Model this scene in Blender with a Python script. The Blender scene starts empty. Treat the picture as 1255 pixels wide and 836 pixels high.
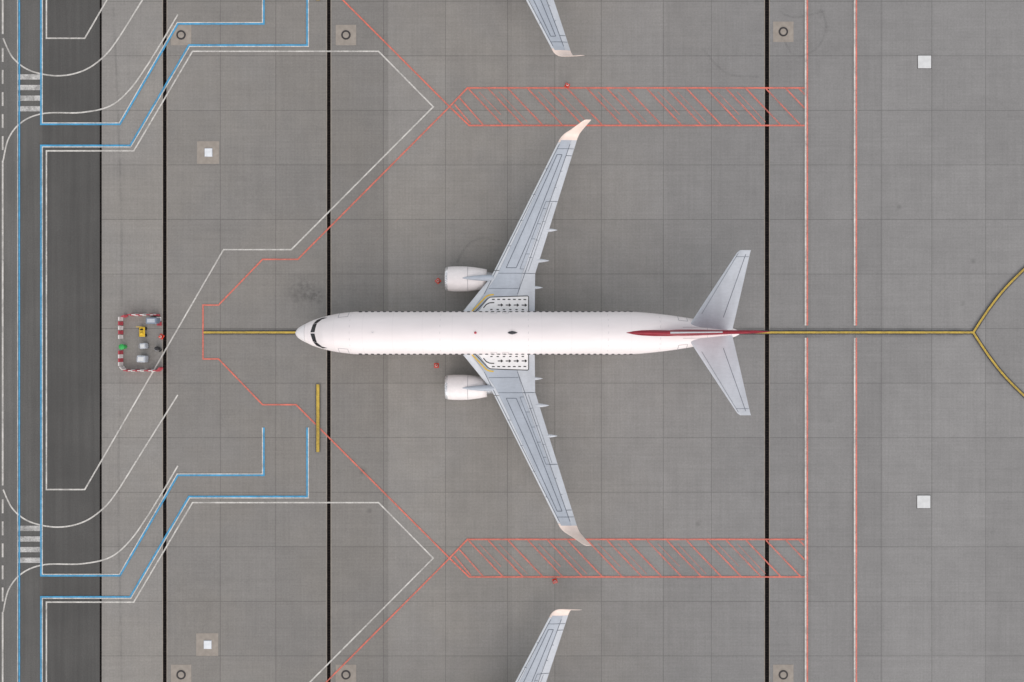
import bpy, math, random
from mathutils import Vector
random.seed(7)
S=13.48; H=78.0
scene=bpy.context.scene
coll=scene.collection
def G(px,py,z=0.0):
    "survey measurement (photo grid) -> metres on the apron at height z"
    k=S*H/(H-z)
    return ((px-627.5)/k,(418.0-py)/k)

# ------------------------------------------------------------ node helpers
class NT:
    def __init__(s,name):
        s.mat=bpy.data.materials.new(name); s.mat.use_nodes=True
        s.t=s.mat.node_tree; s.n=s.t.nodes; s.l=s.t.links
        s.b=s.n["Principled BSDF"]; s.out=s.n["Material Output"]
    def new(s,typ,**kw):
        n=s.n.new(typ)
        for k,v in kw.items(): setattr(n,k,v)
        return n
    def put(s,inp,v):
        if hasattr(v,"is_linked") or isinstance(v,bpy.types.NodeSocket): s.l.new(v,inp)
        else: inp.default_value=v
    def m(s,op,a,b=None,c=None,clamp=False):
        n=s.new("ShaderNodeMath",operation=op); n.use_clamp=clamp
        s.put(n.inputs[0],a)
        if b is not None: s.put(n.inputs[1],b)
        if c is not None: s.put(n.inputs[2],c)
        return n.outputs[0]
    def mr(s,v,a,b,c,d):
        n=s.new("ShaderNodeMapRange"); n.interpolation_type='SMOOTHSTEP'
        s.put(n.inputs[0],v)
        for i,q in enumerate((a,b,c,d)): s.put(n.inputs[i+1],q)
        return n.outputs[0]
    def coord(s):
        return s.new("ShaderNodeTexCoord").outputs["Object"]
    def noise(s,vec,scale,detail=4,rough=.55,sc=None):
        if sc:
            mp=s.new("ShaderNodeMapping"); mp.inputs["Scale"].default_value=sc
            s.l.new(vec,mp.inputs["Vector"]); vec=mp.outputs[0]
        n=s.new("ShaderNodeTexNoise"); s.l.new(vec,n.inputs["Vector"])
        n.inputs["Scale"].default_value=scale; n.inputs["Detail"].default_value=detail
        n.inputs["Roughness"].default_value=rough
        return n.outputs["Fac"]
    def mix(s,f,a,b,bt='MIX'):
        n=s.new("ShaderNodeMix",data_type='RGBA',blend_type=bt)
        s.put(n.inputs[0],f); 
        for i,v in ((6,a),(7,b)):
            if isinstance(v,(tuple,list)): v=tuple(v)+((1,) if len(v)==3 else ())
            s.put(n.inputs[i],v)
        return n.outputs[2]
    def scale(s,col,f):
        n=s.new("ShaderNodeVectorMath",operation='SCALE')
        if isinstance(col,tuple): n.inputs[0].default_value=col[:3]
        else: s.l.new(col,n.inputs[0])
        s.put(n.inputs[3],f); return n.outputs[0]

def simple(name,col,rough=.5,metal=0.,var=.12,nscale=3.0,coat=0.0):
    t=NT(name); c=t.coord()
    n=t.noise(c,nscale,5); f=t.mr(n,.25,.75,1-var,1+var)
    t.l.new(t.scale(tuple(col),f),t.b.inputs["Base Color"])
    n2=t.noise(c,nscale*4,3)
    t.l.new(t.mr(n2,.3,.7,max(0,rough-.08),min(1,rough+.08)),t.b.inputs["Roughness"])
    t.b.inputs["Metallic"].default_value=metal
    t.b.inputs["Coat Weight"].default_value=coat
    return t.mat

def paint_mark(name,col,wear=.35,base=0.0):
    "worn road paint: chipped where the concrete shows through"
    t=NT(name); c=t.coord()
    a=t.noise(c,.6,6,.7); b=t.noise(c,9,3,.7)
    s_=t.m('ADD',t.m('MULTIPLY',a,.65),t.m('MULTIPLY',b,.35))
    f=t.mr(s_,.40,.64,base,wear)
    v=t.mr(t.noise(c,2.5,3),.3,.7,.86,1.08)
    t.l.new(t.scale(tuple(col),v),t.b.inputs["Base Color"])
    t.b.inputs["Roughness"].default_value=.75
    tr=t.new("ShaderNodeBsdfTransparent"); mx=t.new("ShaderNodeMixShader")
    t.l.new(f,mx.inputs[0]); t.l.new(t.b.outputs[0],mx.inputs[1]); t.l.new(tr.outputs[0],mx.inputs[2])
    t.l.new(mx.outputs[0],t.out.inputs[0])
    return t.mat

# ------------------------------------------------------------ materials
XJ=[-60,123,203,270,338,403,470,546,622,680,737,813,872,940,988,1048,1080,1142,1208,1275,1342,1410]
XT=[1.0,1.04,.925,.935,.91,.88,1.05,1.01,1.08,1.03,1.06,1.01,.98,.96,1.0,.97,1.03,1.05,1.0,1.04,1.0]
def ground_mat():
    t=NT("apron_concrete"); c=t.coord()
    sp=t.new("ShaderNodeSeparateXYZ"); t.l.new(c,sp.inputs[0]); x,y=sp.outputs[0],sp.outputs[1]
    xs=[(p-627.5)/S for p in XJ]
    d=None
    for xi in xs:
        a=t.m('ABSOLUTE',t.m('SUBTRACT',x,xi)); d=a if d is None else t.m('MINIMUM',d,a)
    yy=t.m('DIVIDE',t.m('SUBTRACT',y,1.13),4.96)
    row=t.m('FLOOR',yy); fr=t.m('FRACT',yy)
    dy=t.m('MULTIPLY',t.m('MINIMUM',fr,t.m('SUBTRACT',1.0,fr)),4.96)
    rp=t.new("ShaderNodeValToRGB"); rp.color_ramp.interpolation='CONSTANT'
    t.l.new(t.m('DIVIDE',t.m('ADD',x,60.0),120.0),rp.inputs[0])
    els=rp.color_ramp.elements
    els[0].position=0; els[0].color=(.5,.5,.5,1); els[1].position=1; els[1].color=(.5,.5,.5,1)
    for xi,tv in zip(xs,XT):
        e=els.new((xi+60)/120); e.color=(tv*.5,)*3+(1,)
    tone=t.m('MULTIPLY',rp.outputs[0],2.0)
    cb=t.new("ShaderNodeCombineXYZ"); t.l.new(row,cb.inputs[1])
    colid=0
    for xi in xs: colid=t.m('ADD',t.m('GREATER_THAN',x,xi),colid)
    t.l.new(colid,cb.inputs[0])
    wn=t.new("ShaderNodeTexWhiteNoise",noise_dimensions='3D'); t.l.new(cb.outputs[0],wn.inputs[0])
    slab=t.mr(wn.outputs[0],0,1,.968,1.03)
    big=t.mr(t.noise(c,.07,4,.6),.3,.7,.97,1.03)
    med=t.mr(t.noise(c,.55,6,.7),.3,.7,.955,1.045)
    fine=t.mr(t.noise(c,6,6,.8),.25,.75,.87,1.13)
    st1=t.mr(t.noise(c,1,3,.7,(6,.10,1)),.3,.7,.96,1.04)
    st2=t.mr(t.noise(c,1,3,.7,(.10,5,1)),.3,.7,.96,1.04)
    f=tone
    for q in (slab,big,med,fine,st1,st2): f=t.m('MULTIPLY',f,q)
    stains=[(372,357,2.0,.38),(388,364,.9,.35),(196,436,1.8,.25),(445,577,.5,.5),(1000,60,5,.06),
            (300,230,6,.06),(230,720,7,.06),(420,420,6,.06)]
    sn=t.mr(t.noise(c,1.6,6,.75),.38,.62,0,1)
    acc=1.0
    for px,py,r,k in stains:
        gx,gy=G(px,py)
        dx=t.m('SUBTRACT',x,gx); dz=t.m('SUBTRACT',y,gy)
        dist=t.m('SQRT',t.m('ADD',t.m('MULTIPLY',dx,dx),t.m('MULTIPLY',dz,dz)))
        g=t.mr(dist,r*1.1,0.0,0,1)
        acc=t.m('MULTIPLY',acc,t.m('SUBTRACT',1.0,t.m('MULTIPLY',t.m('MULTIPLY',g,sn),k)))
    f=t.m('MULTIPLY',f,acc)
    vo=t.new("ShaderNodeTexVoronoi"); t.l.new(c,vo.inputs["Vector"]); vo.inputs["Scale"].default_value=.28
    spot=t.m('MULTIPLY',t.mr(vo.outputs["Distance"],.10,.03,0,1),t.mr(t.noise(c,.2,2),.5,.6,0,.22))
    f=t.m('MULTIPLY',f,t.m('SUBTRACT',1.0,spot))
    jd=t.m('MINIMUM',d,dy)
    wob=t.m('ADD',jd,t.m('MULTIPLY',t.m('SUBTRACT',t.noise(c,5,3),.5),.02))
    f=t.m('MULTIPLY',f,t.mr(wob,.014,.04,.64,1))
    warm=t.mr(t.noise(c,.12,3),.35,.65,0,1)
    colw=t.mix(warm,(.250,.236,.214),(.240,.230,.214))
    right=t.mr(x,-2,24,0,1)
    col=t.mix(right,colw,(.236,.232,.225))
    t.l.new(t.scale(col,f),t.b.inputs["Base Color"])
    t.b.inputs["Roughness"].default_value=.85
    return t.mat
def asphalt_mat():
    t=NT("road_asphalt"); c=t.coord()
    sp=t.new("ShaderNodeSeparateXYZ"); t.l.new(c,sp.inputs[0]); x=sp.outputs[0]
    lane=t.mr(x,(50-627.5)/S,(54-627.5)/S,1.3,1.0)
    lane=t.m('MULTIPLY',lane,t.mr(x,(21-627.5)/S,(23-627.5)/S,1.25,1.0))
    f=lane
    for q in (t.mr(t.noise(c,.15,5,.6),.3,.7,.9,1.1),t.mr(t.noise(c,9,5,.8),.25,.75,.8,1.2),
              t.mr(t.noise(c,40,2,.8),.25,.75,.85,1.15),t.mr(t.noise(c,1,4,.7,(2.2,.05,1)),.3,.7,.9,1.1)):
        f=t.m('MULTIPLY',f,q)
    t.l.new(t.scale((.082,.080,.075),f),t.b.inputs["Base Color"])
    t.b.inputs["Roughness"].default_value=.9
    return t.mat
def drain_mat():
    t=NT("drain_grating"); c=t.coord()
    sp=t.new("ShaderNodeSeparateXYZ"); t.l.new(c,sp.inputs[0])
    fr=t.m('FRACT',t.m('MULTIPLY',sp.outputs[1],4))
    bar=t.m('LESS_THAN',fr,.25)
    n=t.noise(c,3,4)
    col=t.mix(bar,(.006,.005,.005),(.016,.012,.010))
    t.l.new(t.scale(col,t.mr(n,.3,.7,.6,1.5)),t.b.inputs["Base Color"])
    t.b.inputs["Roughness"].default_value=1.0
    t.b.inputs["Specular IOR Level"].default_value=.1
    return t.mat
def fuselage_mat():
    t=NT("white_aircraft_paint"); c=t.coord()
    sp=t.new("ShaderNodeSeparateXYZ"); t.l.new(c,sp.inputs[0]); x=sp.outputs[0]
    fr=t.m('FRACT',t.m('DIVIDE',x,2.54)); d=t.m('MULTIPLY',t.m('MINIMUM',fr,t.m('SUBTRACT',1.0,fr)),2.54)
    line=t.mr(d,.012,.03,.94,1)
    dirt=t.mr(t.noise(c,.8,5,.6,(.3,1,1)),.3,.7,.965,1.02)
    t.l.new(t.scale((.82,.765,.755),t.m('MULTIPLY',line,dirt)),t.b.inputs["Base Color"])
    t.b.inputs["Roughness"].default_value=.38
    t.b.inputs["Coat Weight"].default_value=.1
    return t.mat
def wing_mat(name,col):
    t=NT(name); c=t.coord()
    a=t.mr(t.noise(c,.9,5,.6,(1,.35,1)),.3,.7,.93,1.06); b=t.mr(t.noise(c,6,4,.7,(.3,1,1)),.3,.7,.96,1.04)
    t.l.new(t.scale(tuple(col),t.m('MULTIPLY',a,b)),t.b.inputs["Base Color"])
    t.b.inputs["Roughness"].default_value=.5
    return t.mat
M={}
M['ground']=ground_mat(); M['asphalt']=asphalt_mat(); M['drain']=drain_mat()
M['white']=paint_mark("worn_white_marking",(.70,.68,.63),.48,.05)
M['walk']=paint_mark("worn_crosswalk_marking",(.66,.65,.62),.65,.12)
M['blue']=paint_mark("blue_marking",(.07,.36,.62),.35,.05)
M['red']=paint_mark("faded_red_marking",(.82,.20,.14),.50,.10)
M['redfaint']=paint_mark("worn_red_marking",(.80,.22,.16),.66,.20)
M['yellow']=paint_mark("yellow_marking",(.60,.42,.07),.4,.05)
M['black']=paint_mark("black_marking_border",(.03,.03,.03),.5,.1)
M['tyre']=paint_mark("rubber_trace",(.05,.05,.05),1.0,.86)
M['fus']=fuselage_mat()
M['radome']=simple("radome_paint",(.76,.73,.725),.4,var=.03)
M['wing']=wing_mat("wing_grey_coating",(.42,.460,.510))
M['wingl']=wing_mat("wing_light_grey_paint",(.53,.56,.595))
M['slat']=simple("bare_metal_leading_edge",(.63,.655,.68),.45,.12,var=.05)
M['wl']=simple("winglet_white_warm_lit",(.83,.69,.61),.4,var=.04)  # white winglet and tip, with warm orange light tinted into the base colour
M['nac']=simple("nacelle_white_paint",(.81,.765,.75),.38,var=.04,coat=.1)
M['metal']=simple("polished_inlet_metal",(.70,.70,.71),.3,.6,var=.05)
M['dark']=simple("dark_metal",(.05,.05,.055),.5,.4)
M['steel']=simple("landing_gear_steel",(.45,.46,.48),.4,.5)
M['rubber']=simple("tyre_rubber",(.02,.02,.02),.85)
M['glass']=simple("cockpit_glass",(.008,.009,.012),.3,var=.05)
M['pline']=simple("panel_seam",(.12,.14,.17),.7)
M['fline']=simple("door_seam",(.40,.39,.40),.7)
M['bline']=simple("black_paint",(.012,.012,.012),.7)
M['walkw']=simple("walkway_white",(.82,.82,.81),.7,var=.03)
M['yel']=simple("yellow_paint",(.75,.50,.03),.5)
M['redp']=simple("dark_red_tail_paint",(.26,.008,.022),.45,var=.1)
M['bred']=simple("barrier_red",(.45,.06,.08),.5)
M['bwhite']=simple("barrier_white",(.70,.66,.64),.5)
M['cone']=simple("cone_orange_red",(.70,.06,.03),.5)
M['pad']=simple("pad_brown_concrete",(.32,.285,.245),.9,var=.12,nscale=2)
M['padl']=simple("pale_concrete",(.66,.67,.66),.85,var=.08,nscale=2)
M['lid']=simple("pale_metal_lid",(.74,.77,.79),.5,var=.08)
M['iron']=simple("cast_iron",(.035,.032,.032),.7)
M['lgrey']=simple("light_grey_enamel",(.45,.48,.52),.45)
M['bgrey']=simple("blue_grey_enamel",(.18,.22,.28),.45)
M['green']=simple("green_plastic",(.03,.38,.08),.5)

# ------------------------------------------------------------ mesh helpers
def mk(name,verts,faces,mat,parent=None,smooth=False,mi=None,mats=None):
    me=bpy.data.meshes.new(name); me.from_pydata([tuple(v) for v in verts],[],faces); 
    for m_ in (mats or [mat]): me.materials.append(m_)
    if mi: me.polygons.foreach_set("material_index",mi)
    me.update()
    if smooth: me.polygons.foreach_set("use_smooth",[True]*len(faces))
    o=bpy.data.objects.new(name,me); coll.objects.link(o)
    if parent: o.parent=parent
    return o
def fixn(o):
    import bmesh
    bm=bmesh.new(); bm.from_mesh(o.data); bmesh.ops.recalc_face_normals(bm,faces=bm.faces[:]); bm.to_mesh(o.data); bm.free(); return o
class Geo:
    def __init__(s): s.v=[]; s.f=[]; s.mi=[]
    def add(s,v,f,mi=0):
        b=len(s.v); s.v+= [tuple(q) for q in v]; s.f+=[tuple(i+b for i in q) for q in f]; s.mi+=[mi]*len(f)
    def box(s,cx,cy,cz,lx,ly,lz,mi=0,ang=0,bev=0.0):
        h=[lx/2,ly/2,lz/2]; ca,sa=math.cos(ang),math.sin(ang)
        b=bev
        ring=[(-h[0]+b,-h[1]),(h[0]-b,-h[1]),(h[0],-h[1]+b),(h[0],h[1]-b),(h[0]-b,h[1]),(-h[0]+b,h[1]),(-h[0],h[1]-b),(-h[0],-h[1]+b)] if b>0 else [(-h[0],-h[1]),(h[0],-h[1]),(h[0],h[1]),(-h[0],h[1])]
        n=len(ring); V=[]
        lev=[(-h[2],1),(h[2]-b,1)]+([(h[2],1-b/min(h[0],h[1]))] if b>0 else [])
        for z,k in lev:
            for p in ring:
                X,Y=p[0]*k,p[1]*k; V.append((cx+X*ca-Y*sa,cy+X*sa+Y*ca,cz+z))
        F=[tuple(reversed(range(n)))]
        for L in range(len(lev)-1):
            for i in range(n): F.append((L*n+i,L*n+(i+1)%n,(L+1)*n+(i+1)%n,(L+1)*n+i))
        F.append(tuple((len(lev)-1)*n+i for i in range(n)))
        s.add(V,F,mi)
    def lathe(s,prof,origin,axis='X',n=32,mi=0,cap=False):
        V=[];F=[]
        for (a,r) in prof:
            for i in range(n):
                th=2*math.pi*i/n; p,q=r*math.cos(th),r*math.sin(th)
                if axis=='X': v=(a,p,q)
                elif axis=='Y': v=(q,a,p)
                else: v=(p,q,a)
                V.append((v[0]+origin[0],v[1]+origin[1],v[2]+origin[2]))
        for j in range(len(prof)-1):
            for i in range(n): F.append((j*n+i,j*n+(i+1)%n,(j+1)*n+(i+1)%n,(j+1)*n+i))
        if cap: F.append(tuple(reversed(range(n)))); F.append(tuple((len(prof)-1)*n+i for i in range(n)))
        s.add(V,F,mi)
    def obj(s,name,mats,parent=None,smooth=False):
        if not isinstance(mats,list): mats=[mats]
        return mk(name,s.v,s.f,None,parent,smooth,s.mi,mats)
def tag(o,label,cat,group=None):
    o["label"]=label; o["category"]=cat
    if group: o["group"]=group
def empty(name,loc):
    e=bpy.data.objects.new(name,None); e.location=loc; e.empty_display_size=.5; coll.objects.link(e); return e
def ribbon_into(g,pts,w,z,closed=False,off=0.0):
    P=[Vector((p[0],p[1])) for p in pts]; n=len(P); V=[]
    for i in range(n):
        a=P[i-1] if (i>0 or closed) else None; b=P[(i+1)%n] if (i<n-1 or closed) else None
        d1=(P[i]-a).normalized() if a is not None else None
        d2=(b-P[i]).normalized() if b is not None else None
        if d1 is None: d1=d2
        if d2 is None: d2=d1
        n1=Vector((-d1.y,d1.x)); n2=Vector((-d2.y,d2.x)); m_=(n1+n2)
        if m_.length<1e-5: m_=n1
        m_.normalize(); kk=max(.35,m_.dot(n1)); a1=(off+w/2)/kk; a2=(off-w/2)/kk
        V.append((P[i].x+m_.x*a1,P[i].y+m_.y*a1,z)); V.append((P[i].x+m_.x*a2,P[i].y+m_.y*a2,z))
    F=[]
    for i in range(n if closed else n-1):
        j=(i+1)%n; F.append((2*i,2*i+1,2*j+1,2*j))
    g.add(V,F)
def structure(o): o["kind"]="structure"; return o
def catmull(pts,k=8):
    out=[]; P=[Vector(p) for p in pts]
    for i in range(len(P)-1):
        p0=P[max(0,i-1)];p1=P[i];p2=P[i+1];p3=P[min(len(P)-1,i+2)]
        for j in range(k):
            t=j/k; out.append(0.5*((2*p1)+(-p0+p2)*t+(2*p0-5*p1+4*p2-p3)*t*t+(-p0+3*p1-3*p2+p3)*t**3))
    out.append(P[-1]); return [(v.x,v.y) for v in out]

# ------------------------------------------------------------ setting
B=2500
def sheet(name,x0,x1,y0,y1,z,mat):
    return structure(mk(name,[(x0,y0,z),(x1,y0,z),(x1,y1,z),(x0,y1,z)],[(0,1,2,3)],mat))
sheet("ground",-B,B,-B,B,0,M['ground'])
xr=G(123,0)[0]
sheet("road",xr-60,xr,-400,400,.004,M['asphalt'])
def chan(px,w,nm="drainage_channel"):
    x=G(px,0)[0]; sheet("channel_edge",x-w/2-.07,x+w/2+.07,-400,400,.005,M['pad']); return sheet(nm,x-w/2,x+w/2,-400,400,.009,M['drain'])
chan(202,.33); chan(403,.33); chan(940,.38)
x=G(123.5,0)[0]; sheet("road_edge_joint",x-.09,x+.09,-400,400,.009,M['drain'])
PITCH=553.0
zz=[.016]
def marking(name,mat,polys,w,reps=(0,),closed=False,off=0.0):
    g=Geo()
    for r in reps:
        for p in polys:
            ribbon_into(g,[G(a,b+r*PITCH) for a,b in p],w,zz[0],closed,off); zz[0]+=.0004
    zz[0]+=.001
    return structure(g.obj(name,mat))
R3=(-2,-1,0,1,2)
marking("white_stand_marking",M['white'],[[(57,600),(104,600),(274,306),(357,306),(531,131),(464,63),(236,63),(164,185),(57,185)]],.13,R3,True)
curve1=[(218,484),(191,527),(166,567),(148,596)]+catmull([(148,596),(130,620),(104,639),(72,646),(38,640),(16,624),(4,600)])[1:]
curve2=[(218,571),(200,602),(182,631)]+catmull([(182,631),(160,662),(135,683),(100,691),(55,692),(28,702),(11,722),(4,750)])[1:]
marking("white_curve_marking",M['white'],[curve1,curve2],.13,R3)
d=[[(3.5,750),(3.5,1153-5)]]
dash=[[(3.5,y),(3.5,y+17)] for y in range(612,745,27)]
marking("white_lane_marking",M['white'],d+dash,.15,R3)
g=Geo()
for r in R3:
    for k in range(4):
        xa,ya=G(22.5,647.5+13*k+r*PITCH-3.2); xb,yb=G(51,647.5+13*k+r*PITCH+3.2)
        g.add([(xa,yb,zz[0]),(xb,yb,zz[0]),(xb,ya,zz[0]),(xa,ya,zz[0])],[(0,1,2,3)])
zz[0]+=.002
structure(g.obj("crosswalk_marking",M['walk']))
bl=[[(377,524),(377,609),(232,609),(160,732),(51,732),(51,1258),(147,1258),(218,1135),(323,1135),(323,1077)]]
marking("white_edge_marking",M['white'],bl,.09,R3,off=.09)
marking("blue_line_marking",M['blue'],bl,.16,R3,off=-.035)
marking("white_road_edge_marking",M['white'],[[(21.8,-400),(21.8,1200)]],.06)
marking("blue_road_edge_marking",M['blue'],[[(24,-400),(24,1200)]],.15)
marking("red_clearance_marking",M['red'],[[(551,131),(365,318),(322,318),(268,374),(249,374),(249,440),(268,440),(322,496),(363,496),(551,684)]],.13,R3)
marking("red_clearance_marking",M['red'],[[(987,108),(573,108),(551,131),(575,154),(987,154)]],.14,R3)
h=[]
for k in range(17):
    a=574+k*24.3
    if a+42<987: h.append([(a,109),(a+42,153)])
h.append([(563,120),(592,153)]); h.append([(557,128),(577,152)])
h.append([(963,109),(986,133)]); h.append([(979,109),(986,116)])
marking("red_hatch_marking",M['redfaint'],h,.13,R3)
h=[]
for k in range(0,17,1):
    a=584+k*24.3
    if a+42<980 and k%3!=2: h.append([(a+3,113),(a+(30,38,0)[k%3],113+(28,37,0)[k%3])])
marking("red_hatch_faint_marking",M['redfaint'],h,.05,R3)
for px in (988,1048):
    wl_=[];rl=[]
    for r in (-1,0):
        a,b=( -400,399) if r==-1 else (414,1200)
        wl_.append([(px-1.2,a),(px-1.2,b)]); rl.append([(px+.9,a),(px+.9,b)])
    marking("white_limit_marking",M['white'],wl_,.15)
    marking("red_limit_marking",M['red'],rl,.13)
f1=catmull([(1192,407.5),(1202,392),(1213,376),(1227,358),(1243,341),(1262,324),(1300,298),(1400,250)])
f2=[(a,815-b) for a,b in f1]
allp=[[(250,407.5),(1192,407.5)],f1,f2]
marking("black_border_marking",M['black'],allp,.38)
marking("yellow_centreline_marking",M['yellow'],allp,.18)
bar=[[(390,471),(390,554)]]
marking("black_border_marking",M['black'],bar,.42,R3)
marking("yellow_stop_bar_marking",M['yellow'],bar,.28,R3)
tr=[catmull([(960,50),(975,70),(1000,60),(1012,35),(1005,10)]),catmull([(955,15),(975,22),(1010,14)]),
    catmull([(560,322),(572,302),(590,292),(612,296)]),catmull([(700,395),(900,402),(1180,404)]),catmull([(700,421),(900,414),(1180,411)]),
    catmull([(860,60),(890,90),(930,95)]),catmull([(140,10),(150,300),(146,600),(150,836)])]
g=Geo()
for p in tr: ribbon_into(g,[G(a,b) for a,b in p],.2,zz[0]); zz[0]+=.0004
structure(g.obj("rubber_trace_marking",M['tyre']))

# ------------------------------------------------------------ covers
def manhole(px,py,lab):
    X,Y=G(px,py); e=empty("manhole_cover",(X,Y,0))
    g=Geo(); g.box(0,0,.006,1.85,1.85,.012,bev=.004); g.obj("concrete_pad",M['pad'],e)
    g=Geo(); g.lathe([(.012,.29),(.05,.29),(.05,.42),(.012,.43)],(0,0,0),'Z',32); fixn(g.obj("ring",M['iron'],e))
    g=Geo(); g.lathe([(.012,.28),(.035,.28),(.038,.26),(.038,.02)],(0,0,0),'Z',32,cap=True); fixn(g.obj("lid",M['pad'],e))
    tag(e,lab,"manhole cover","manhole covers along the drains")
for p in ((222,43),(424,43),(960,39),(222,827),(424,827),(960,827)):
    manhole(*p,"round iron manhole ring set in brown concrete pad")
def pit(px,py):
    X,Y=G(px,py); e=empty("pit_cover",(X,Y,0))
    g=Geo(); g.box(0,0,.006,2.0,2.05,.012,bev=.004); g.obj("concrete_pad",M['pad'],e)
    g=Geo(); g.box(.05,0,.05,.66,.72,.08,bev=.02); g.obj("lid",M['lid'],e)
    g=Geo(); g.box(.05,0,.02,.74,.80,.02,bev=.004); g.obj("frame",M['steel'],e)
    tag(e,"small pale square lid on a brown concrete pad","pit cover","service pit covers")
pit(255,187); pit(254,790)
def slabc(px,py):
    X,Y=G(px,py); e=empty("hatch_cover",(X,Y,0))
    g=Geo(); g.box(0,0,.02,1.2,1.15,.04,bev=.015); g.obj("lid",M['padl'],e)
    g=Geo(); g.box(0,0,.007,1.28,1.23,.014,bev=.004); g.obj("frame",M['iron'],e)
    tag(e,"pale square concrete hatch cover in the apron","hatch cover","pale hatch covers")
slabc(1133,76); slabc(1132,615)

# ------------------------------------------------------------ cones
def cone(px,py):
    X,Y=G(px,py); e=empty("traffic_cone",(X,Y,0)); e.rotation_euler[2]=px*.37
    g=Geo(); g.box(0,0,.035,.42,.42,.04,bev=.02); g.obj("base",M['cone'],e)
    g=Geo(); g.lathe([(.055,.17),(.2,.135),(.2,.136),(.55,.035),(.56,.01)],(0,0,0),'Z',20,cap=True); fixn(g.obj("body",M['cone'],e,True))
    g=Geo(); g.lathe([(.27,.123),(.27,.13),(.36,.10),(.36,.09)],(0,0,0),'Z',20); fixn(g.obj("band",M['bwhite'],e,True))
    tag(e,"red traffic cone standing on the concrete apron","traffic cone","traffic cones around the airliner")
for p in ((695,105),(537,344.5),(535,448),(680,712),(198,412.5)): cone(*p)

# ------------------------------------------------------------ barriers + equipment
def barrier(px,py,ang,red):
    X,Y=G(px,py); L=.36
    prof=[(-.10,0),(-.10,.08),(-.05,.2),(-.04,.72),(-.03,.76),(.03,.76),(.04,.72),(.05,.2),(.10,.08),(.10,0)]
    V=[];n=len(prof)
    for xx in (-L/2+.01,L/2-.01):
        for a,b in prof: V.append((xx,a,b+.03))
    F=[(i,(i+1)%n,n+(i+1)%n,n+i) for i in range(n)]+[tuple(reversed(range(n))),tuple(range(n,2*n))]
    o=fixn(mk("traffic_barrier",V,F,M['bred'] if red else M['bwhite'])); o.location=(X,Y,0); o.rotation_euler[2]=ang
    tag(o,("red" if red else "white")+" plastic barrier segment fencing off equipment area","barrier","red and white barrier segments")
i=0
def run(a,b,ang):
    global i
    n=max(1,round(math.dist(a,b)/4.9))
    for k in range(n+1):
        t=k/n; barrier(a[0]+(b[0]-a[0])*t,a[1]+(b[1]-a[1])*t,ang,i%2==0); i+=1
run((163,386),(178,386),0); run((186,386),(194,386.5),0); run((196.5,391),(197,397),math.pi/2)
run((150,391),(150,413),math.pi/2); barrier(155,387.5,math.radians(25),True)
run((150,432),(150,446),math.pi/2); barrier(152.5,451,math.radians(-50),False)
run((158,454),(175,454),0); run((183,454),(194,454),0); barrier(198,452,math.radians(50),True)
def cabinet(px,py,lx,ly,hz,mat,ang,name,lab,cat,topmat):
    X,Y=G(px,py,hz); e=empty(name,(X,Y,0)); e.rotation_euler[2]=ang
    g=Geo(); g.box(0,0,.14+(hz-.14)/2,lx,ly,hz-.14,bev=.04); g.obj("body",mat,e)
    g=Geo(); g.box(0,0,hz+.013,lx*.72,ly*.6,.03,bev=.01); g.obj("lid",topmat,e)
    for sx in (-1,1):
        for sy in (-1,1):
            g=Geo(); g.lathe([(-.03,.10),(.03,.10)],(sx*lx*.36,sy*ly*.38,.11),'Y',16,cap=True); fixn(g.obj("wheel",M['rubber'],e))
    g=Geo(); g.box(-lx/2-.17,0,.55,.03,ly*.6,.04); g.box(-lx/2-.08,-ly*.28,.55,.18,.03,.03); g.box(-lx/2-.08,ly*.28,.55,.18,.03,.03); g.obj("handle",M['steel'],e)
    tag(e,lab,cat); return e
cabinet(185,393,.95,.56,1.1,M['bgrey'],.0,"ground_power_unit","blue-grey wheeled ground power unit inside the barriers","ground power unit",M['lgrey'])
cabinet(174.5,424,.5,.5,.8,M['lgrey'],.1,"equipment_case","small light grey wheeled equipment case","equipment case",M['padl'])
cabinet(172.5,440,.72,.6,.9,M['lgrey'],-.05,"equipment_case","larger light grey wheeled equipment case","equipment case",M['padl'])
X,Y=G(176,407); e=empty("yellow_cart",(X,Y,0)); tag(e,"yellow hand cart with chocks inside the barriers","cart")
g=Geo(); g.box(0,0,.32,.5,.85,.08,bev=.02); g.obj("platform",M['yel'],e)
g=Geo(); g.box(0,.22,.46,.24,.14,.2,bev=.05); g.obj("chock",M['bline'],e)
g=Geo(); g.box(0,-.15,.46,.30,.2,.2,bev=.05); g.obj("case",M['yel'],e)
g=Geo(); g.box(-.24,.45,.65,.04,.04,.66); g.box(.24,.45,.65,.04,.04,.66); g.box(0,.45,.99,.52,.04,.04); g.obj("handle",M['yel'],e)
for sx in (-1,1):
    for sy in (-1,1):
        g=Geo(); g.lathe([(-.04,.14),(.04,.14)],(sx*.28,sy*.3,.145),'X',16,cap=True); fixn(g.obj("wheel",M['rubber'],e))
X,Y=G(153.5,425); e=empty("waste_bin",(X,Y,0)); tag(e,"green plastic waste bin beside the barriers","bin")
g=Geo(); g.lathe([(0,.18),(.7,.22),(.72,.24)],(0,0,0),'Z',20,cap=True); fixn(g.obj("body",M['green'],e))
g=Geo(); g.lathe([(.722,.26),(.78,.25),(.84,.14),(.86,.02)],(0,0,0),'Z',20,cap=True); fixn(g.obj("lid",M['green'],e,True))
X,Y=G(196,427); e=empty("fire_extinguisher",(X,Y,0)); tag(e,"dark wheeled fire extinguisher beside the drain","fire extinguisher"); e.rotation_euler[2]=-.6
g=Geo(); g.lathe([(.15,.08),(.2,.15),(.85,.15),(.95,.05),(1.0,.04)],(0,0,0),'Z',20,cap=True); fixn(g.obj("cylinder",M['dark'],e,True))
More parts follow.
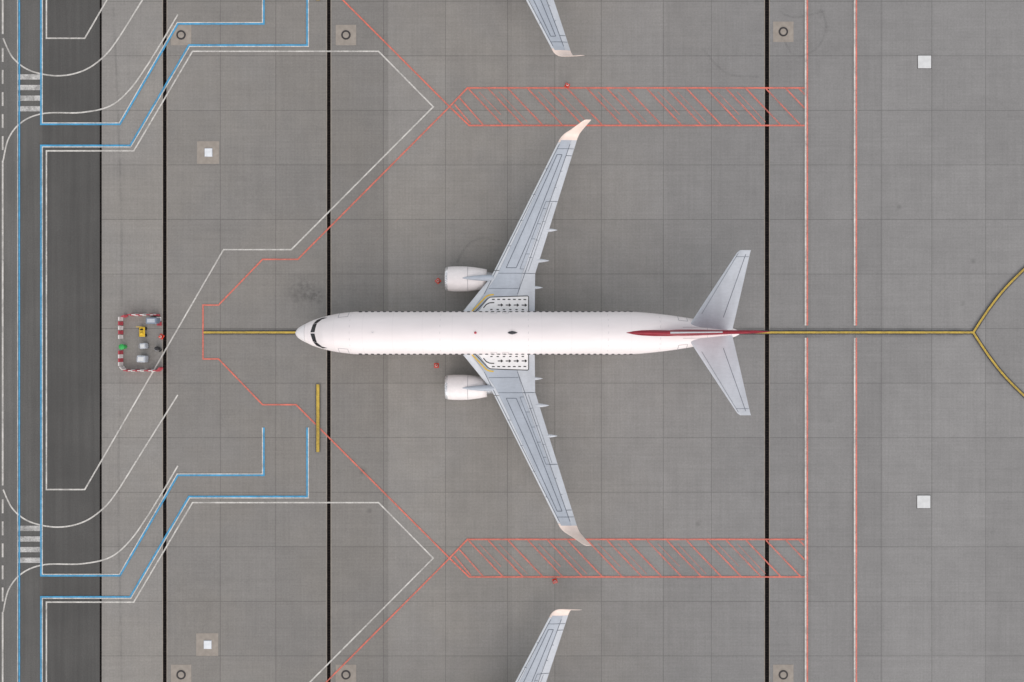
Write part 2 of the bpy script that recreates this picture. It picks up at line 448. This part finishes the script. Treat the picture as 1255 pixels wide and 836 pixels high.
for s_ in (-1,1):
    g=Geo(); g.lathe([(-.03,.16),(.03,.16)],(s_*.22,-.1,.165),'X',16,cap=True); fixn(g.obj("wheel",M['rubber'],e))
g=Geo(); g.box(0,-.2,.6,.3,.03,.03); g.box(-.14,-.17,.55,.03,.03,.9); g.box(.14,-.17,.55,.03,.03,.9); g.obj("handle",M['steel'],e)

# ------------------------------------------------------------ airliner
NX=-19.01
def herm(tab):
    xs=[a for a,_ in tab]; ys=[b for _,b in tab]; n=len(xs)
    dd=[(ys[i+1]-ys[i])/(xs[i+1]-xs[i]) for i in range(n-1)]
    m_=[dd[0]]+[0 if dd[i-1]*dd[i]<=0 else 2*dd[i-1]*dd[i]/(dd[i-1]+dd[i]) for i in range(1,n-1)]+[dd[-1]]
    def f(x):
        x=min(max(x,xs[0]),xs[-1])
        for i in range(n-1):
            if x<=xs[i+1]: break
        h_=xs[i+1]-xs[i]; t=(x-xs[i])/h_
        return (2*t**3-3*t*t+1)*ys[i]+(t**3-2*t*t+t)*h_*m_[i]+(-2*t**3+3*t*t)*ys[i+1]+(t**3-t*t)*h_*m_[i+1]
    return f
fw=herm([(0,.02),(.08,.2),(.3,.46),(1,.86),(1.7,1.17),(2.8,1.47),(4,1.70),(5.7,1.86),(7,1.88),(28,1.88),(29.5,1.84),(31.5,1.66),(34.6,1.20),(36.6,.74),(38,.36),(38.4,.17)])
ft=herm([(0,2.77),(.08,2.9),(.3,3.09),(1,3.42),(1.7,3.74),(2.3,4.2),(2.9,4.66),(4,5.1),(5.7,5.32),(7,5.36),(32,5.36),(35,5.30),(37,5.12),(38.4,4.82)])
fb=herm([(0,2.73),(.08,2.6),(.3,2.4),(1,2.02),(1.7,1.76),(2.8,1.5),(4,1.39),(5.7,1.35),(26,1.35),(29,1.68),(32,2.55),(35,3.5),(37,4.1),(38.4,4.5)])
def fp(s,th,off=0,side=1):
    w,zt,zb=fw(s),ft(s),fb(s); hz=(zt-zb)/2; zc=(zt+zb)/2
    return (NX+s,side*(w+off)*math.sin(th),zc+(hz+off)*math.cos(th))
def build_airliner():
    A=empty("airliner",(0,.70,0))
    def loft_fus(ss,capa=False,capb=False):
        n=64; V=[];F=[]
        for s in ss:
            for i in range(n): V.append(fp(s,2*math.pi*i/n))
        for j in range(len(ss)-1):
            for i in range(n): F.append((j*n+i,j*n+(i+1)%n,(j+1)*n+(i+1)%n,(j+1)*n+i))
        if capa: F.append(tuple(range(n)))
        if capb: F.append(tuple(reversed(range((len(ss)-1)*n,len(ss)*n))))
        return V,F
    ss=[.9+.1*i for i in range(52)]+[6.1+ .5*i for i in range(42)]+[27.1+.2*i for i in range(56)]+[38.3,38.4]
    V,F=loft_fus(ss,False,True)
    fus=fixn(mk("fuselage",V,F,M['fus'],A,True))
    V,F=loft_fus([0,.02,.05,.08,.12,.18,.25,.35,.45,.55,.65,.75,.85,.9],True,False)
    fixn(mk("radome",V,F,M['radome'],A,True))
    def fpatch(name,cor,mat,off=.012,n=8,parent=fus,side=1):
        V=[];F=[]
        for i in range(n+1):
            for j in range(n+1):
                u,v=i/n,j/n
                s=(cor[0][0]*(1-u)+cor[1][0]*u)*(1-v)+(cor[3][0]*(1-u)+cor[2][0]*u)*v
                th=(cor[0][1]*(1-u)+cor[1][1]*u)*(1-v)+(cor[3][1]*(1-u)+cor[2][1]*u)*v
                V.append(fp(s,math.radians(th),off,side))
        for i in range(n):
            for j in range(n):
                a=i*(n+1)+j; F.append((a,a+1,a+n+2,a+n+1))
        return mk(name,V,F,mat,parent,True)
    def fline(g,pts,w,off=.012,side=1,closed=False):
        pts=list(pts)
        if closed: pts.append(pts[0])
        for a,b in zip(pts,pts[1:]):
            k=10; 
            for q in range(k):
                P=[Vector(fp(a[0]+(b[0]-a[0])*t,math.radians(a[1]+(b[1]-a[1])*t),off,side)) for t in (q/k,(q+1)/k)]
                d_=(P[1]-P[0]).normalized(); mid=(P[0]+P[1])/2
                s0=mid.x-NX; r=Vector((0,mid.y,mid.z-(ft(s0)+fb(s0))/2)).normalized()
                n_=d_.cross(r).normalized()*w/2
                g.add([P[0]+n_,P[1]+n_,P[1]-n_,P[0]-n_],[(0,1,2,3)])
    for sd in (1,-1):
        fpatch("cockpit_window",[(1.54,2.5),(1.74,39),(2.14,39),(1.96,2.5)],M['glass'],side=sd)
        fpatch("cockpit_window",[(1.76,41),(2.05,61),(2.58,55),(2.16,40)],M['glass'],side=sd)
        fpatch("cockpit_window",[(2.10,62),(2.60,68),(3.08,58),(2.62,56)],M['glass'],side=sd)
        for (a,b,t0,t1) in ((4.1,4.95,50,112),(33.2,33.95,48,100),(17.2,17.7,64,95),(18.2,18.7,64,95)):
            g=Geo(); fline(g,[(a,t0),(b,t0),(b,t1),(a,t1)],.045,.012,sd,True); g.obj("door",M['fline'],fus)
    for sd in (1,-1):
        V=[];F=[]
        for k in range(12):
            a=2*math.pi*k/12; s=10+.13*math.cos(a); th=math.radians(78+5.0*math.sin(a)); V.append(fp(s,th,.03,sd))
        for k in range(12):
            a=2*math.pi*k/12; s=10+.16*math.cos(a); th=math.radians(78+6.0*math.sin(a)); V.append(fp(s,th,-.01,sd))
        F=[tuple(range(12))]+[(k,(k+1)%12,12+(k+1)%12,12+k) for k in range(12)]
        o=fixn(mk("window",V,F,M['dark'],fus)); 
        for q in range(46):
            dx=-4.1+q*.52
            if q==0: o.location.x=dx; continue
            c_=o.copy(); coll.objects.link(c_); c_.location.x=dx; c_.parent=fus
    V=[];F=[];n=24; st=[(-6,.3,.2),(-5,1.2,.6),(-3.5,1.75,.85),(0,1.95,1.0),(2.5,1.9,.95),(4,1.5,.7),(5.5,.4,.2)]
    for X,w,h_ in st:
        for k in range(n): a=2*math.pi*k/n; V.append((X,w*math.sin(a),1.95+h_*math.cos(a)))
    for j in range(len(st)-1):
        for k in range(n): F.append((j*n+k,j*n+(k+1)%n,(j+1)*n+(k+1)%n,(j+1)*n+k))
    F+= [tuple(range(n)),tuple(reversed(range((len(st)-1)*n,len(st)*n)))]
    fixn(mk("belly_fairing",V,F,M['wingl'],A,True))
    # ---- wing
    def pw(tab,t):
        for (a,b),(c_,d_) in zip(tab,tab[1:]):
            if t<=c_: return b+(d_-b)*(t-a)/(c_-a)
        (a,b),(c_,d_)=tab[-2:]; return b+(d_-b)*(t-a)/(c_-a)
    LE=lambda t:pw([(.9,-5.25),(1.89,-4.35),(4.75,-1.99),(5.4,-1.60),(16.63,4.05)],t)
    TE=lambda t:pw([(.9,2.0),(5.2,2.03),(16.63,5.60)],t)
    ZC=lambda t:2.38+.103*(t-1.89)
    TC=lambda t:pw([(.9,.135),(5,.12),(16.63,.10)],t)
    def yt(u): u=min(1,max(0,u)); return 5*(.2969*math.sqrt(u)-.126*u-.3516*u*u+.2843*u**3-.1036*u**4)
    def wtop(u,t,off=0): 
        c_=TE(t)-LE(t); return ZC(t)+c_*TC(t)*yt(u)*1.05+c_*.02*math.sin(math.pi*u)+off
    def wbot(u,t): 
        c_=TE(t)-LE(t); return ZC(t)-c_*TC(t)*yt(u)*.75+c_*.02*math.sin(math.pi*u)
    def wseg(name,u0,u1,t0,t1,mat,sd,par,nu=14,nt=None,dz=0):
        nt=nt or max(2,int((t1-t0)/.5)); 
        us=[u0+(u1-u0)*(1-math.cos(math.pi*.5*i/nu)) if u0==0 else u0+(u1-u0)*i/nu for i in range(nu+1)]
        V=[];F=[];ring=2*(nu+1)
        for j in range(nt+1):
            t=t0+(t1-t0)*j/nt; c_=TE(t)-LE(t)
            for u in us: V.append((LE(t)+u*c_,sd*t,wtop(u,t)+dz))
            for u in reversed(us): V.append((LE(t)+u*c_,sd*t,wbot(u,t)-.002+dz))
        for j in range(nt):
            for k in range(ring):
                k2=(k+1)%ring; F.append((j*ring+k,j*ring+k2,(j+1)*ring+k2,(j+1)*ring+k))
        F+=[tuple(range(ring)),tuple(reversed(range(nt*ring,(nt+1)*ring)))]
        o=fixn(mk(name,V,F,mat,par,True))
        o.data.set_sharp_from_angle(angle=math.radians(40)); return o
    def drape(g,cor,sd,off=.014,nu=8,nv=8,mi=0):
        "cor: 4 corners in (x,t)"
        V=[];F=[]
        for i_ in range(nu+1):
            for j in range(nv+1):
                u,v=i_/nu,j/nv
                X=(cor[0][0]*(1-u)+cor[1][0]*u)*(1-v)+(cor[3][0]*(1-u)+cor[2][0]*u)*v
                t=(cor[0][1]*(1-u)+cor[1][1]*u)*(1-v)+(cor[3][1]*(1-u)+cor[2][1]*u)*v
                uu=(X-LE(t))/(TE(t)-LE(t)); V.append((X,sd*t,wtop(uu,t,off)))
        for i_ in range(nu):
            for j in range(nv):
                a=i_*(nv+1)+j; q=(a,a+1,a+nv+2,a+nv+1); F.append(q if sd<0 else q[::-1])
        g.add(V,F,mi)
    def wl(g,pts,w,sd,off=.014,ut=False,closed=False):
        if ut: pts=[(LE(t)+u*(TE(t)-LE(t)),t) for u,t in pts]
        if closed: pts=pts+[pts[0]]
        for a,b in zip(pts,pts[1:]):
            d_=Vector((b[0]-a[0],b[1]-a[1])); L=d_.length; d_/=L; n_=Vector((-d_.y,d_.x))*w/2
            drape(g,[(a[0]+n_.x,a[1]+n_.y),(b[0]+n_.x,b[1]+n_.y),(b[0]-n_.x,b[1]-n_.y),(a[0]-n_.x,a[1]-n_.y)],sd,off,max(2,int(L/.3)),1)
    for sd in (1,-1):
        W=wseg("wing",.125,.70,.9,16.63,M['wing'],sd,A,16,40)
        wseg("slat",0,.120,5.5,16.45,M['slat'],sd,W,12,30)
        wseg("leading_edge_flap",0,.122,.9,5.44,M['slat'],sd,W,12,14)
        wseg("flap",.704,1,.9,5.2,M['wingl'],sd,W,8,12)
        wseg("flap",.704,1,5.24,11.4,M['wingl'],sd,W,8,16)
        wseg("aileron",.704,1,11.45,15.3,M['wingl'],sd,W,8,12)
        wseg("wing_tip",.704,1,15.34,16.63,M['wingl'],sd,W,8,4)
        wseg("wing_tip",0,.121,16.47,16.63,M['wl'],sd,W,8,2)
        g=Geo()
        wl(g,[(.13,3.4),(.13,16.3)],.05,sd,ut=True)
        wl(g,[(.70,3.4),(.70,16.3)],.05,sd,ut=True)
        wl(g,[(.60,5.6),(.60,11.4)],.035,sd,ut=True)
        for t in (5.6,6.9,8.2,9.5,10.8,11.4): wl(g,[(.60,t),(.70,t)],.035,sd,ut=True)
        wl(g,[(.26,5.7),(.26,15.4),(.50,15.4),(.53,8.5),(.50,5.7)],.055,sd,ut=True,closed=True)
        for t in (3.9,5.22): wl(g,[(.14,t),(.69,t)],.035,sd,ut=True)
        for t in (7.6,9.8,12.0,14.2): wl(g,[(.0+.03,t),(.125,t)],.035,sd,.02,ut=True)
        for t in (11.42,15.32,5.22): wl(g,[(.70,t),(.98,t)],.045,sd,.02,ut=True)
        wl(g,[(.82,5.4),(.82,11.3)],.03,sd,.016,ut=True)
        for t in (6.6,8.1,9.7,12.6,14.0): wl(g,[(.72,t),(.80,t)],.03,sd,.016,ut=True)
        wl(g,[(.12,15.9),(.98,15.9)],.04,sd,.018,ut=True)
        g.obj("panel_seam",M['pline'],W)
        # walkway
        g=Geo(); drape(g,[(-3.15,1.6),(1.42,1.6),(1.42,3.22),(-1.98,3.1)],sd,.02,24,8); g.obj("walkway_panel",M['walkw'],W)
        g=Geo()
        wl(g,[(-3.22,1.85),(-2.15,2.98),(-1.9,3.13),(1.38,3.26),(1.46,3.18),(1.46,1.7)],.065,sd,.027)
        for k in range(7):
            X=-1.75+k*.46; wl(g,[(X,2.94),(X+.24,2.94)],.09,sd,.03)
        for k in range(4):
            X=-1.25+k*.70
            wl(g,[(X,2.45),(X+.28,2.45)],.085,sd,.03)
            drape(g,[(X+.28,2.45-.15),(X+.48,2.44),(X+.48,2.46),(X+.28,2.45+.15)],sd,.03,2,2)
        for k in range(6):
            X=-1.9+k*.55; wl(g,[(X,2.06),(X+.2,2.06)],.085,sd,.03)
        wl(g,[(-2.5,2.2),(-2.25,2.5),(-1.95,2.64),(-1.55,2.66)],.085,sd,.032)
        g.obj("walkway_arrow",M['bline'],W)
        g=Geo(); wl(g,[(-3.55,1.85),(-2.25,3.2),(-2.0,3.32),(-1.6,3.36)],.11,sd,.03); g.obj("yellow_stripe",M['yel'],W)
        # winglet
        st=[(16.64,ZC(16.63),4.05,5.60,6),(16.82,3.93,4.16,5.66,12),(17.00,4.00,4.32,5.74,26),(17.16,4.12,4.52,5.83,44),(17.28,4.32,4.76,5.94,60),(17.37,4.58,5.0,6.04,71),(17.56,5.25,5.44,6.28,77),(17.73,5.85,5.84,6.52,77),(17.81,6.12,6.05,6.63,77),(17.83,6.2,6.2,6.64,77)]
        V=[];F=[];nu=14; us=[.5*(1-math.cos(math.pi*k/nu)) for k in range(nu+1)]; ring=2*nu
        for (t,z,le,te,a) in st:
            a=math.radians(a); c_=te-le; nx,nz=-math.sin(a),math.cos(a)
            prof=[(u,yt(u)*.10*1.05+.02*math.sin(math.pi*u)) for u in us]+[(u,-yt(u)*.10*.75+.02*math.sin(math.pi*u)) for u in reversed(us[1:-1])]
            for u,o_ in prof: V.append((le+u*c_,sd*(t+nx*o_*c_),z+nz*o_*c_))
        for j in range(len(st)-1):
            for k in range(ring):
                k2=(k+1)%ring; F.append((j*ring+k,j*ring+k2,(j+1)*ring+k2,(j+1)*ring+k))
        F+=[tuple(range(ring)),tuple(reversed(range((len(st)-1)*ring,len(st)*ring)))]
        o=fixn(mk("winglet",V,F,M['wl'],W,True)); o.data.set_sharp_from_angle(angle=math.radians(50))
        for (xe,t,L,r) in ((3.98,9.0,2.9,.22),(3.28,6.35,3.2,.24),(2.72,4.0,3.2,.23)):
            g=Geo(); pr=[(-L+L*q/16,r*math.sin(math.pi*min(1,(q/16))**.8)**.7+.004 if 0<q<16 else .004) for q in range(17)]
            zb_=wbot(.85,t)-.12
            g.lathe(pr,(xe,sd*t,zb_),'X',16); fixn(g.obj("flap_track_fairing",M['wingl'],W,True))
        # engine
        EX,ET,EZ=-5.93,4.83,1.56
        g=Geo(); g.lathe([(.0,.965),(.02,1.0),(.08,1.035),(.18,1.065),(.24,1.077)],(EX,sd*ET,EZ),'X',48)
        g.lathe([(.0,.965),(.02,.93),(.1,.88),(.3,.84)],(EX,sd*ET,EZ),'X',48)
        E=Geo(); E.lathe([(.242,1.078),(.7,1.115),(1.3,1.125),(1.9,1.11),(2.6,1.04),(3.3,.93),(3.7,.86),(3.7,.82),(3.0,.84)],(EX,sd*ET,EZ),'X',48)
        E.lathe([(.302,.84),(1.0,.79),(3.0,.79)],(EX,sd*ET,EZ),'X',48)
        E=fixn(E.obj("engine",M['nac'],A,True)); fixn(g.obj("inlet_lip",M['metal'],E,True))
        g=Geo(); g.lathe([(2.0,1.113),(2.04,1.111)],(EX,sd*ET,EZ),'X',48)
        g.obj("cowl_seam",M['fline'],E)
        g=Geo(); g.lathe([(.75,.01),(.85,.10),(1.05,.2),(1.15,.24)],(EX,sd*ET,EZ),'X',24)
        for k in range(24):
            a=2*math.pi*k/24
            def bp(r,dx,da): return (EX+1.12+dx,sd*ET+r*math.cos(a+da),EZ+r*math.sin(a+da))
            g.add([bp(.2,-.08,-.06),bp(.78,-.06,-.09),bp(.78,.1,.11),bp(.2,.08,.12)],[(0,1,2,3)])
        g.lathe([(1.3,.02),(1.31,.79)],(EX,sd*ET,EZ),'X',24)
        g.obj("fan",M['dark'],E)
        g=Geo(); g.lathe([(2.8,.66),(3.8,.62),(4.6,.48),(4.6,.42),(4.2,.3),(5.1,.04)],(EX,sd*ET,EZ),'X',32); fixn(g.obj("exhaust_nozzle",M['steel'],E,True))
        V=[];F=[];n=12
        for (X,z,hw,hh) in ((-4.35,2.66,.03,.03),(-4.0,2.70,.11,.08),(-3.4,2.74,.19,.16),(-2.7,2.78,.25,.24),(-2.0,2.76,.27,.30),(-1.3,2.5,.24,.34),(.3,2.25,.18,.25),(1.2,2.25,.05,.06)):
            for k in range(n): a=2*math.pi*k/n; V.append((X,sd*(ET)+hw*math.sin(a),z+hh*math.cos(a)))
        for j in range(7):
            for k in range(n): F.append((j*n+k,j*n+(k+1)%n,(j+1)*n+(k+1)%n,(j+1)*n+k))
        F+=[tuple(range(n)),tuple(reversed(range(7*n,8*n)))]
        fixn(mk("pylon",V,F,M['wing'],E,True))
        # tailplane
        V=[];F=[]; st=[(.25,5.0,14.85,18.75,.10),(1.2,5.1,15.42,18.95,.10),(4,5.42,17.2,19.52,.09),(6.75,5.75,18.95,20.06,.09),(6.95,5.77,19.2,20.12,.06)]
        for (t,z,le,te,tc) in st:
            c_=te-le
            for u in us: V.append((le+u*c_,sd*t,z+yt(u)*tc*c_))
            for u in reversed(us[1:-1]): V.append((le+u*c_,sd*t,z-yt(u)*tc*c_))
        for j in range(len(st)-1):
            for k in range(ring):
                k2=(k+1)%ring; F.append((j*ring+k,j*ring+k2,(j+1)*ring+k2,(j+1)*ring+k))
        F+=[tuple(range(ring)),tuple(reversed(range((len(st)-1)*ring,len(st)*ring)))]
        T=fixn(mk("tailplane",V,F,M['wingl'],A,True)); T.data.set_sharp_from_angle(angle=math.radians(50))
        def tz(x,t):
            for a,b in zip(st,st[1:]):
                if t<=b[0]:
                    q=(t-a[0])/(b[0]-a[0]); v=[a[k]+(b[k]-a[k])*q for k in range(5)]
                    c_=v[3]-v[2]; return v[1]+yt((x-v[2])/c_)*v[4]*c_
            return 5.8
        g=Geo()
        def tl(u0,t0,u1,t1,w=.04):
            pts=[]
            for q in range(17):
                t=t0+(t1-t0)*q/16; u=u0+(u1-u0)*q/16
                for a,b in zip(st,st[1:]):
                    if t<=b[0]: break
                r_=(t-a[0])/(b[0]-a[0]); le=a[2]+(b[2]-a[2])*r_; te=a[3]+(b[3]-a[3])*r_
                x_=le+u*(te-le); pts.append((x_,t,tz(x_,t)+.015))
            for p,q in zip(pts,pts[1:]):
                d_=Vector((q[0]-p[0],q[1]-p[1])).normalized()*w/2
                g.add([(p[0]-d_.y,sd*(p[1]+d_.x),p[2]),(q[0]-d_.y,sd*(q[1]+d_.x),q[2]),(q[0]+d_.y,sd*(q[1]-d_.x),q[2]),(p[0]+d_.y,sd*(p[1]-d_.x),p[2])],[(0,1,2,3)])
        tl(.70,1.3,.70,6.6); tl(.12,1.6,.12,6.7,.03); tl(.12,6.4,.98,6.4,.03)
        g.obj("elevator_seam",M['pline'],T)
        g=Geo(); g.lathe([(.55,.12),(2.4,.14)],(.75,sd*2.86,0),'Z',16,cap=True); g.lathe([(-.45,.07),(.45,.07)],(.75,sd*2.86,.56),'Y',12,cap=True)
        LG=fixn(g.obj("main_landing_gear",M['steel'],A,True))
        for q in (-.42,.42):
            g=Geo(); g.lathe([(-.2,.3),(-.2,.47),(-.13,.55),(0,.57),(.13,.55),(.2,.47),(.2,.3)],(.75,sd*2.86+q,.575),'Y',28,cap=True); fixn(g.obj("wheel",M['rubber'],LG,True))
    g=Geo(); g.lathe([(.35,.08),(1.6,.1)],(NX+4.0,0,0),'Z',16,cap=True); g.lathe([(-.25,.05),(.25,.05)],(NX+4.0,0,.34),'Y',12,cap=True)
    LG=fixn(g.obj("nose_landing_gear",M['steel'],A,True))
    for q in (-.2,.2):
        g=Geo(); g.lathe([(-.1,.18),(-.1,.28),(0,.345),(.1,.28),(.1,.18)],(NX+4.0,q,.35),'Y',24,cap=True); fixn(g.obj("wheel",M['rubber'],LG,True))
    # ---- fin
    nu=14; us=[.5*(1-math.cos(math.pi*k/nu)) for k in range(nu+1)]; ring=2*nu
    def fin(name,st,mat,par,u0=0,u1=1):
        V=[];F=[]
        uu=[u0+(u1-u0)*u for u in us]
        for (z,le,te,th) in st:
            c_=te-le
            for u in uu: V.append((le+u*c_,yt(u)*th,z))
            for u in reversed(uu[1:-1]): V.append((le+u*c_,-yt(u)*th,z))
        for j in range(len(st)-1):
            for k in range(ring):
                k2=(k+1)%ring; F.append((j*ring+k,j*ring+k2,(j+1)*ring+k2,(j+1)*ring+k))
        F+=[tuple(range(ring)),tuple(reversed(range((len(st)-1)*ring,len(st)*ring)))]
        o=fixn(mk(name,V,F,mat,par,True)); o.data.set_sharp_from_angle(angle=math.radians(50)); return o
    st=[(5.0,12.6,18.25,.56),(5.6,13.0,18.4,.54),(9,15.4,19.05,.38),(12.2,17.7,19.72,.25),(12.45,18.1,19.8,.17)]
    FN=fin("fin",st,M['redp'],A,0,.70)
    fin("rudder",st,M['redp'],FN,.705,1.0)
    V=[];F=[]
    ls=[(5.62,13.02,18.4,.54),(7.3,14.2,18.72,.46),(9,15.4,19.05,.38),(10.6,16.56,19.38,.315)]
    for (z,le,te,th) in ls:
        for k in range(-4,5):
            u=abs(k)/4*.009; V.append((le+u*(te-le)-.02,(1 if k>=0 else -1)*(yt(u)*th+.006),z+.01))
    for j in range(3):
        for k in range(8): F.append((j*9+k,j*9+k+1,(j+1)*9+k+1,(j+1)*9+k))
    fixn(mk("leading_edge",V,F,M['slat'],FN,True))
    V=[];F=[];n=10
    ds=[(9.7,.02,.02),(10.6,.11,.07),(11.8,.17,.18),(12.8,.20,.42),(13.8,.20,.95),(15.5,.18,1.7)]
    for (X,hw,hh) in ds:
        for k in range(n+1):
            a=-math.pi/2+math.pi*k/n; V.append((X,hw*math.sin(a)*(1.0),5.30+(hh+.06)*math.cos(a)))
    for j in range(len(ds)-1):
        for k in range(n): F.append((j*(n+1)+k,j*(n+1)+k+1,(j+1)*(n+1)+k+1,(j+1)*(n+1)+k))
    fixn(mk("dorsal_fin",V,F,M['redp'],FN,True))
    def redpatch(prof,side,off):
        V=[];F=[]
        for s,a0,a1 in prof:
            for k in range(5): V.append(fp(s,math.radians(a0+(a1-a0)*k/4),off,side))
        for j in range(len(prof)-1):
            for k in range(4): F.append((j*5+k,j*5+k+1,(j+1)*5+k+1,(j+1)*5+k))
        return V,F
    g=Geo()
    lo=[(28.7,0,.4),(29.3,0,4.5),(30.0,0,7.5),(31.0,0,9.5),(32.2,0,10.5),(33.4,0,10.5),(34.8,0,11),(36,0,12)]
    V,F=redpatch(lo,-1,.012); g.add(V,F)
    hi=[(28.7,0,.4),(29.3,0,4),(30.0,0,6.5),(31.0,0,7.5),(32.2,0,7.5),(33.4,0,6.5),(34.2,0,4)]
    V,F=redpatch(hi,1,.012); g.add(V,F)
    g.obj("tail_stripe",M['redp'],fus)
    g=Geo(); g.lathe([(-.42,.01),(-.3,.09),(-.05,.15),(.2,.10),(.42,.01)],(0.05,0,5.37),'X',16); fixn(g.obj("antenna",M['dark'],fus,True))
    g=Geo(); g.lathe([(0,.11),(.08,.10),(.13,.02)],(-3.1,0,5.355),'Z',16,cap=True); fixn(g.obj("beacon_light",M['bred'],fus,True))
    g=Geo(); g.box(-11.8,0,5.42,.14,.02,.14); g.obj("antenna",M['lgrey'],fus)
    g=Geo()
    for s in (.93,): fline(g,[(s,-180),(s,0)],.03); fline(g,[(s,0),(s,180)],.03)
    for s in (5.2,12.9,20.4,27.2,31.6,35.6): fline(g,[(s,-90),(s,90)],.018)
    fline(g,[(33.5,20),(37.2,30)],.03); fline(g,[(33.5,-20),(37.2,-30)],.03)
    g.obj("skin_seam",M['fline'],fus)
    g=Geo(); g.lathe([(0,.15),(.12,.12)],(NX+38.4,0,4.66),'X',16,cap=True); fixn(g.obj("exhaust_outlet",M['dark'],A))
    return A
A=build_airliner()
tag(A,"white twin-engine airliner with dark red tail parked nose-in","airliner","airliners parked side by side")
def dup(o,par=None):
    c_=o.copy(); coll.objects.link(c_)
    if par: c_.parent=par
    for ch in list(o.children): dup(ch,c_)
    return c_
for sgn in (1,-1):
    N=dup(A); N.location=(-.55 if sgn>0 else -.75,.70+sgn*PITCH/S,0)
    tag(N,"neighbouring white airliner, only its wing reaching into view","airliner","airliners parked side by side")

# ------------------------------------------------------------ light, world, camera
EL=math.radians(52); AZ=math.radians(168)
w=bpy.data.worlds.new("World"); scene.world=w; w.use_nodes=True
nt=w.node_tree; bg=nt.nodes["Background"]
sky=nt.nodes.new("ShaderNodeTexSky"); sky.sky_type='NISHITA'; sky.sun_disc=False
sky.sun_elevation=EL; sky.sun_rotation=AZ; sky.air_density=1.2; sky.dust_density=.6; sky.ozone_density=1.0
hs=nt.nodes.new("ShaderNodeHueSaturation"); hs.inputs["Saturation"].default_value=.20; hs.inputs["Value"].default_value=1.35
nt.links.new(sky.outputs[0],hs.inputs["Color"]); nt.links.new(hs.outputs[0],bg.inputs[0])
bg.inputs[1].default_value=.15
sd=bpy.data.lights.new("sun","SUN"); sd.energy=1.15; sd.angle=math.radians(80); sd.color=(1,.80,.69)
so=bpy.data.objects.new("sun",sd); coll.objects.link(so)
SE=math.radians(42)
dirv=Vector((math.sin(AZ)*math.cos(SE),math.cos(AZ)*math.cos(SE),math.sin(SE)))
so.rotation_euler=dirv.to_track_quat('Z','Y').to_euler(); so.location=dirv*150
sky.sun_elevation=SE; hs.inputs["Value"].default_value=1.45
cd=bpy.data.cameras.new("camera"); cd.sensor_width=36; cd.lens=36*H/(1255/S); cd.clip_end=6000; cd.clip_start=1
co=bpy.data.objects.new("camera",cd); co.location=(0,0,H); coll.objects.link(co); scene.camera=co
scene.view_settings.view_transform='Standard'; scene.view_settings.look='None'; scene.view_settings.exposure=0
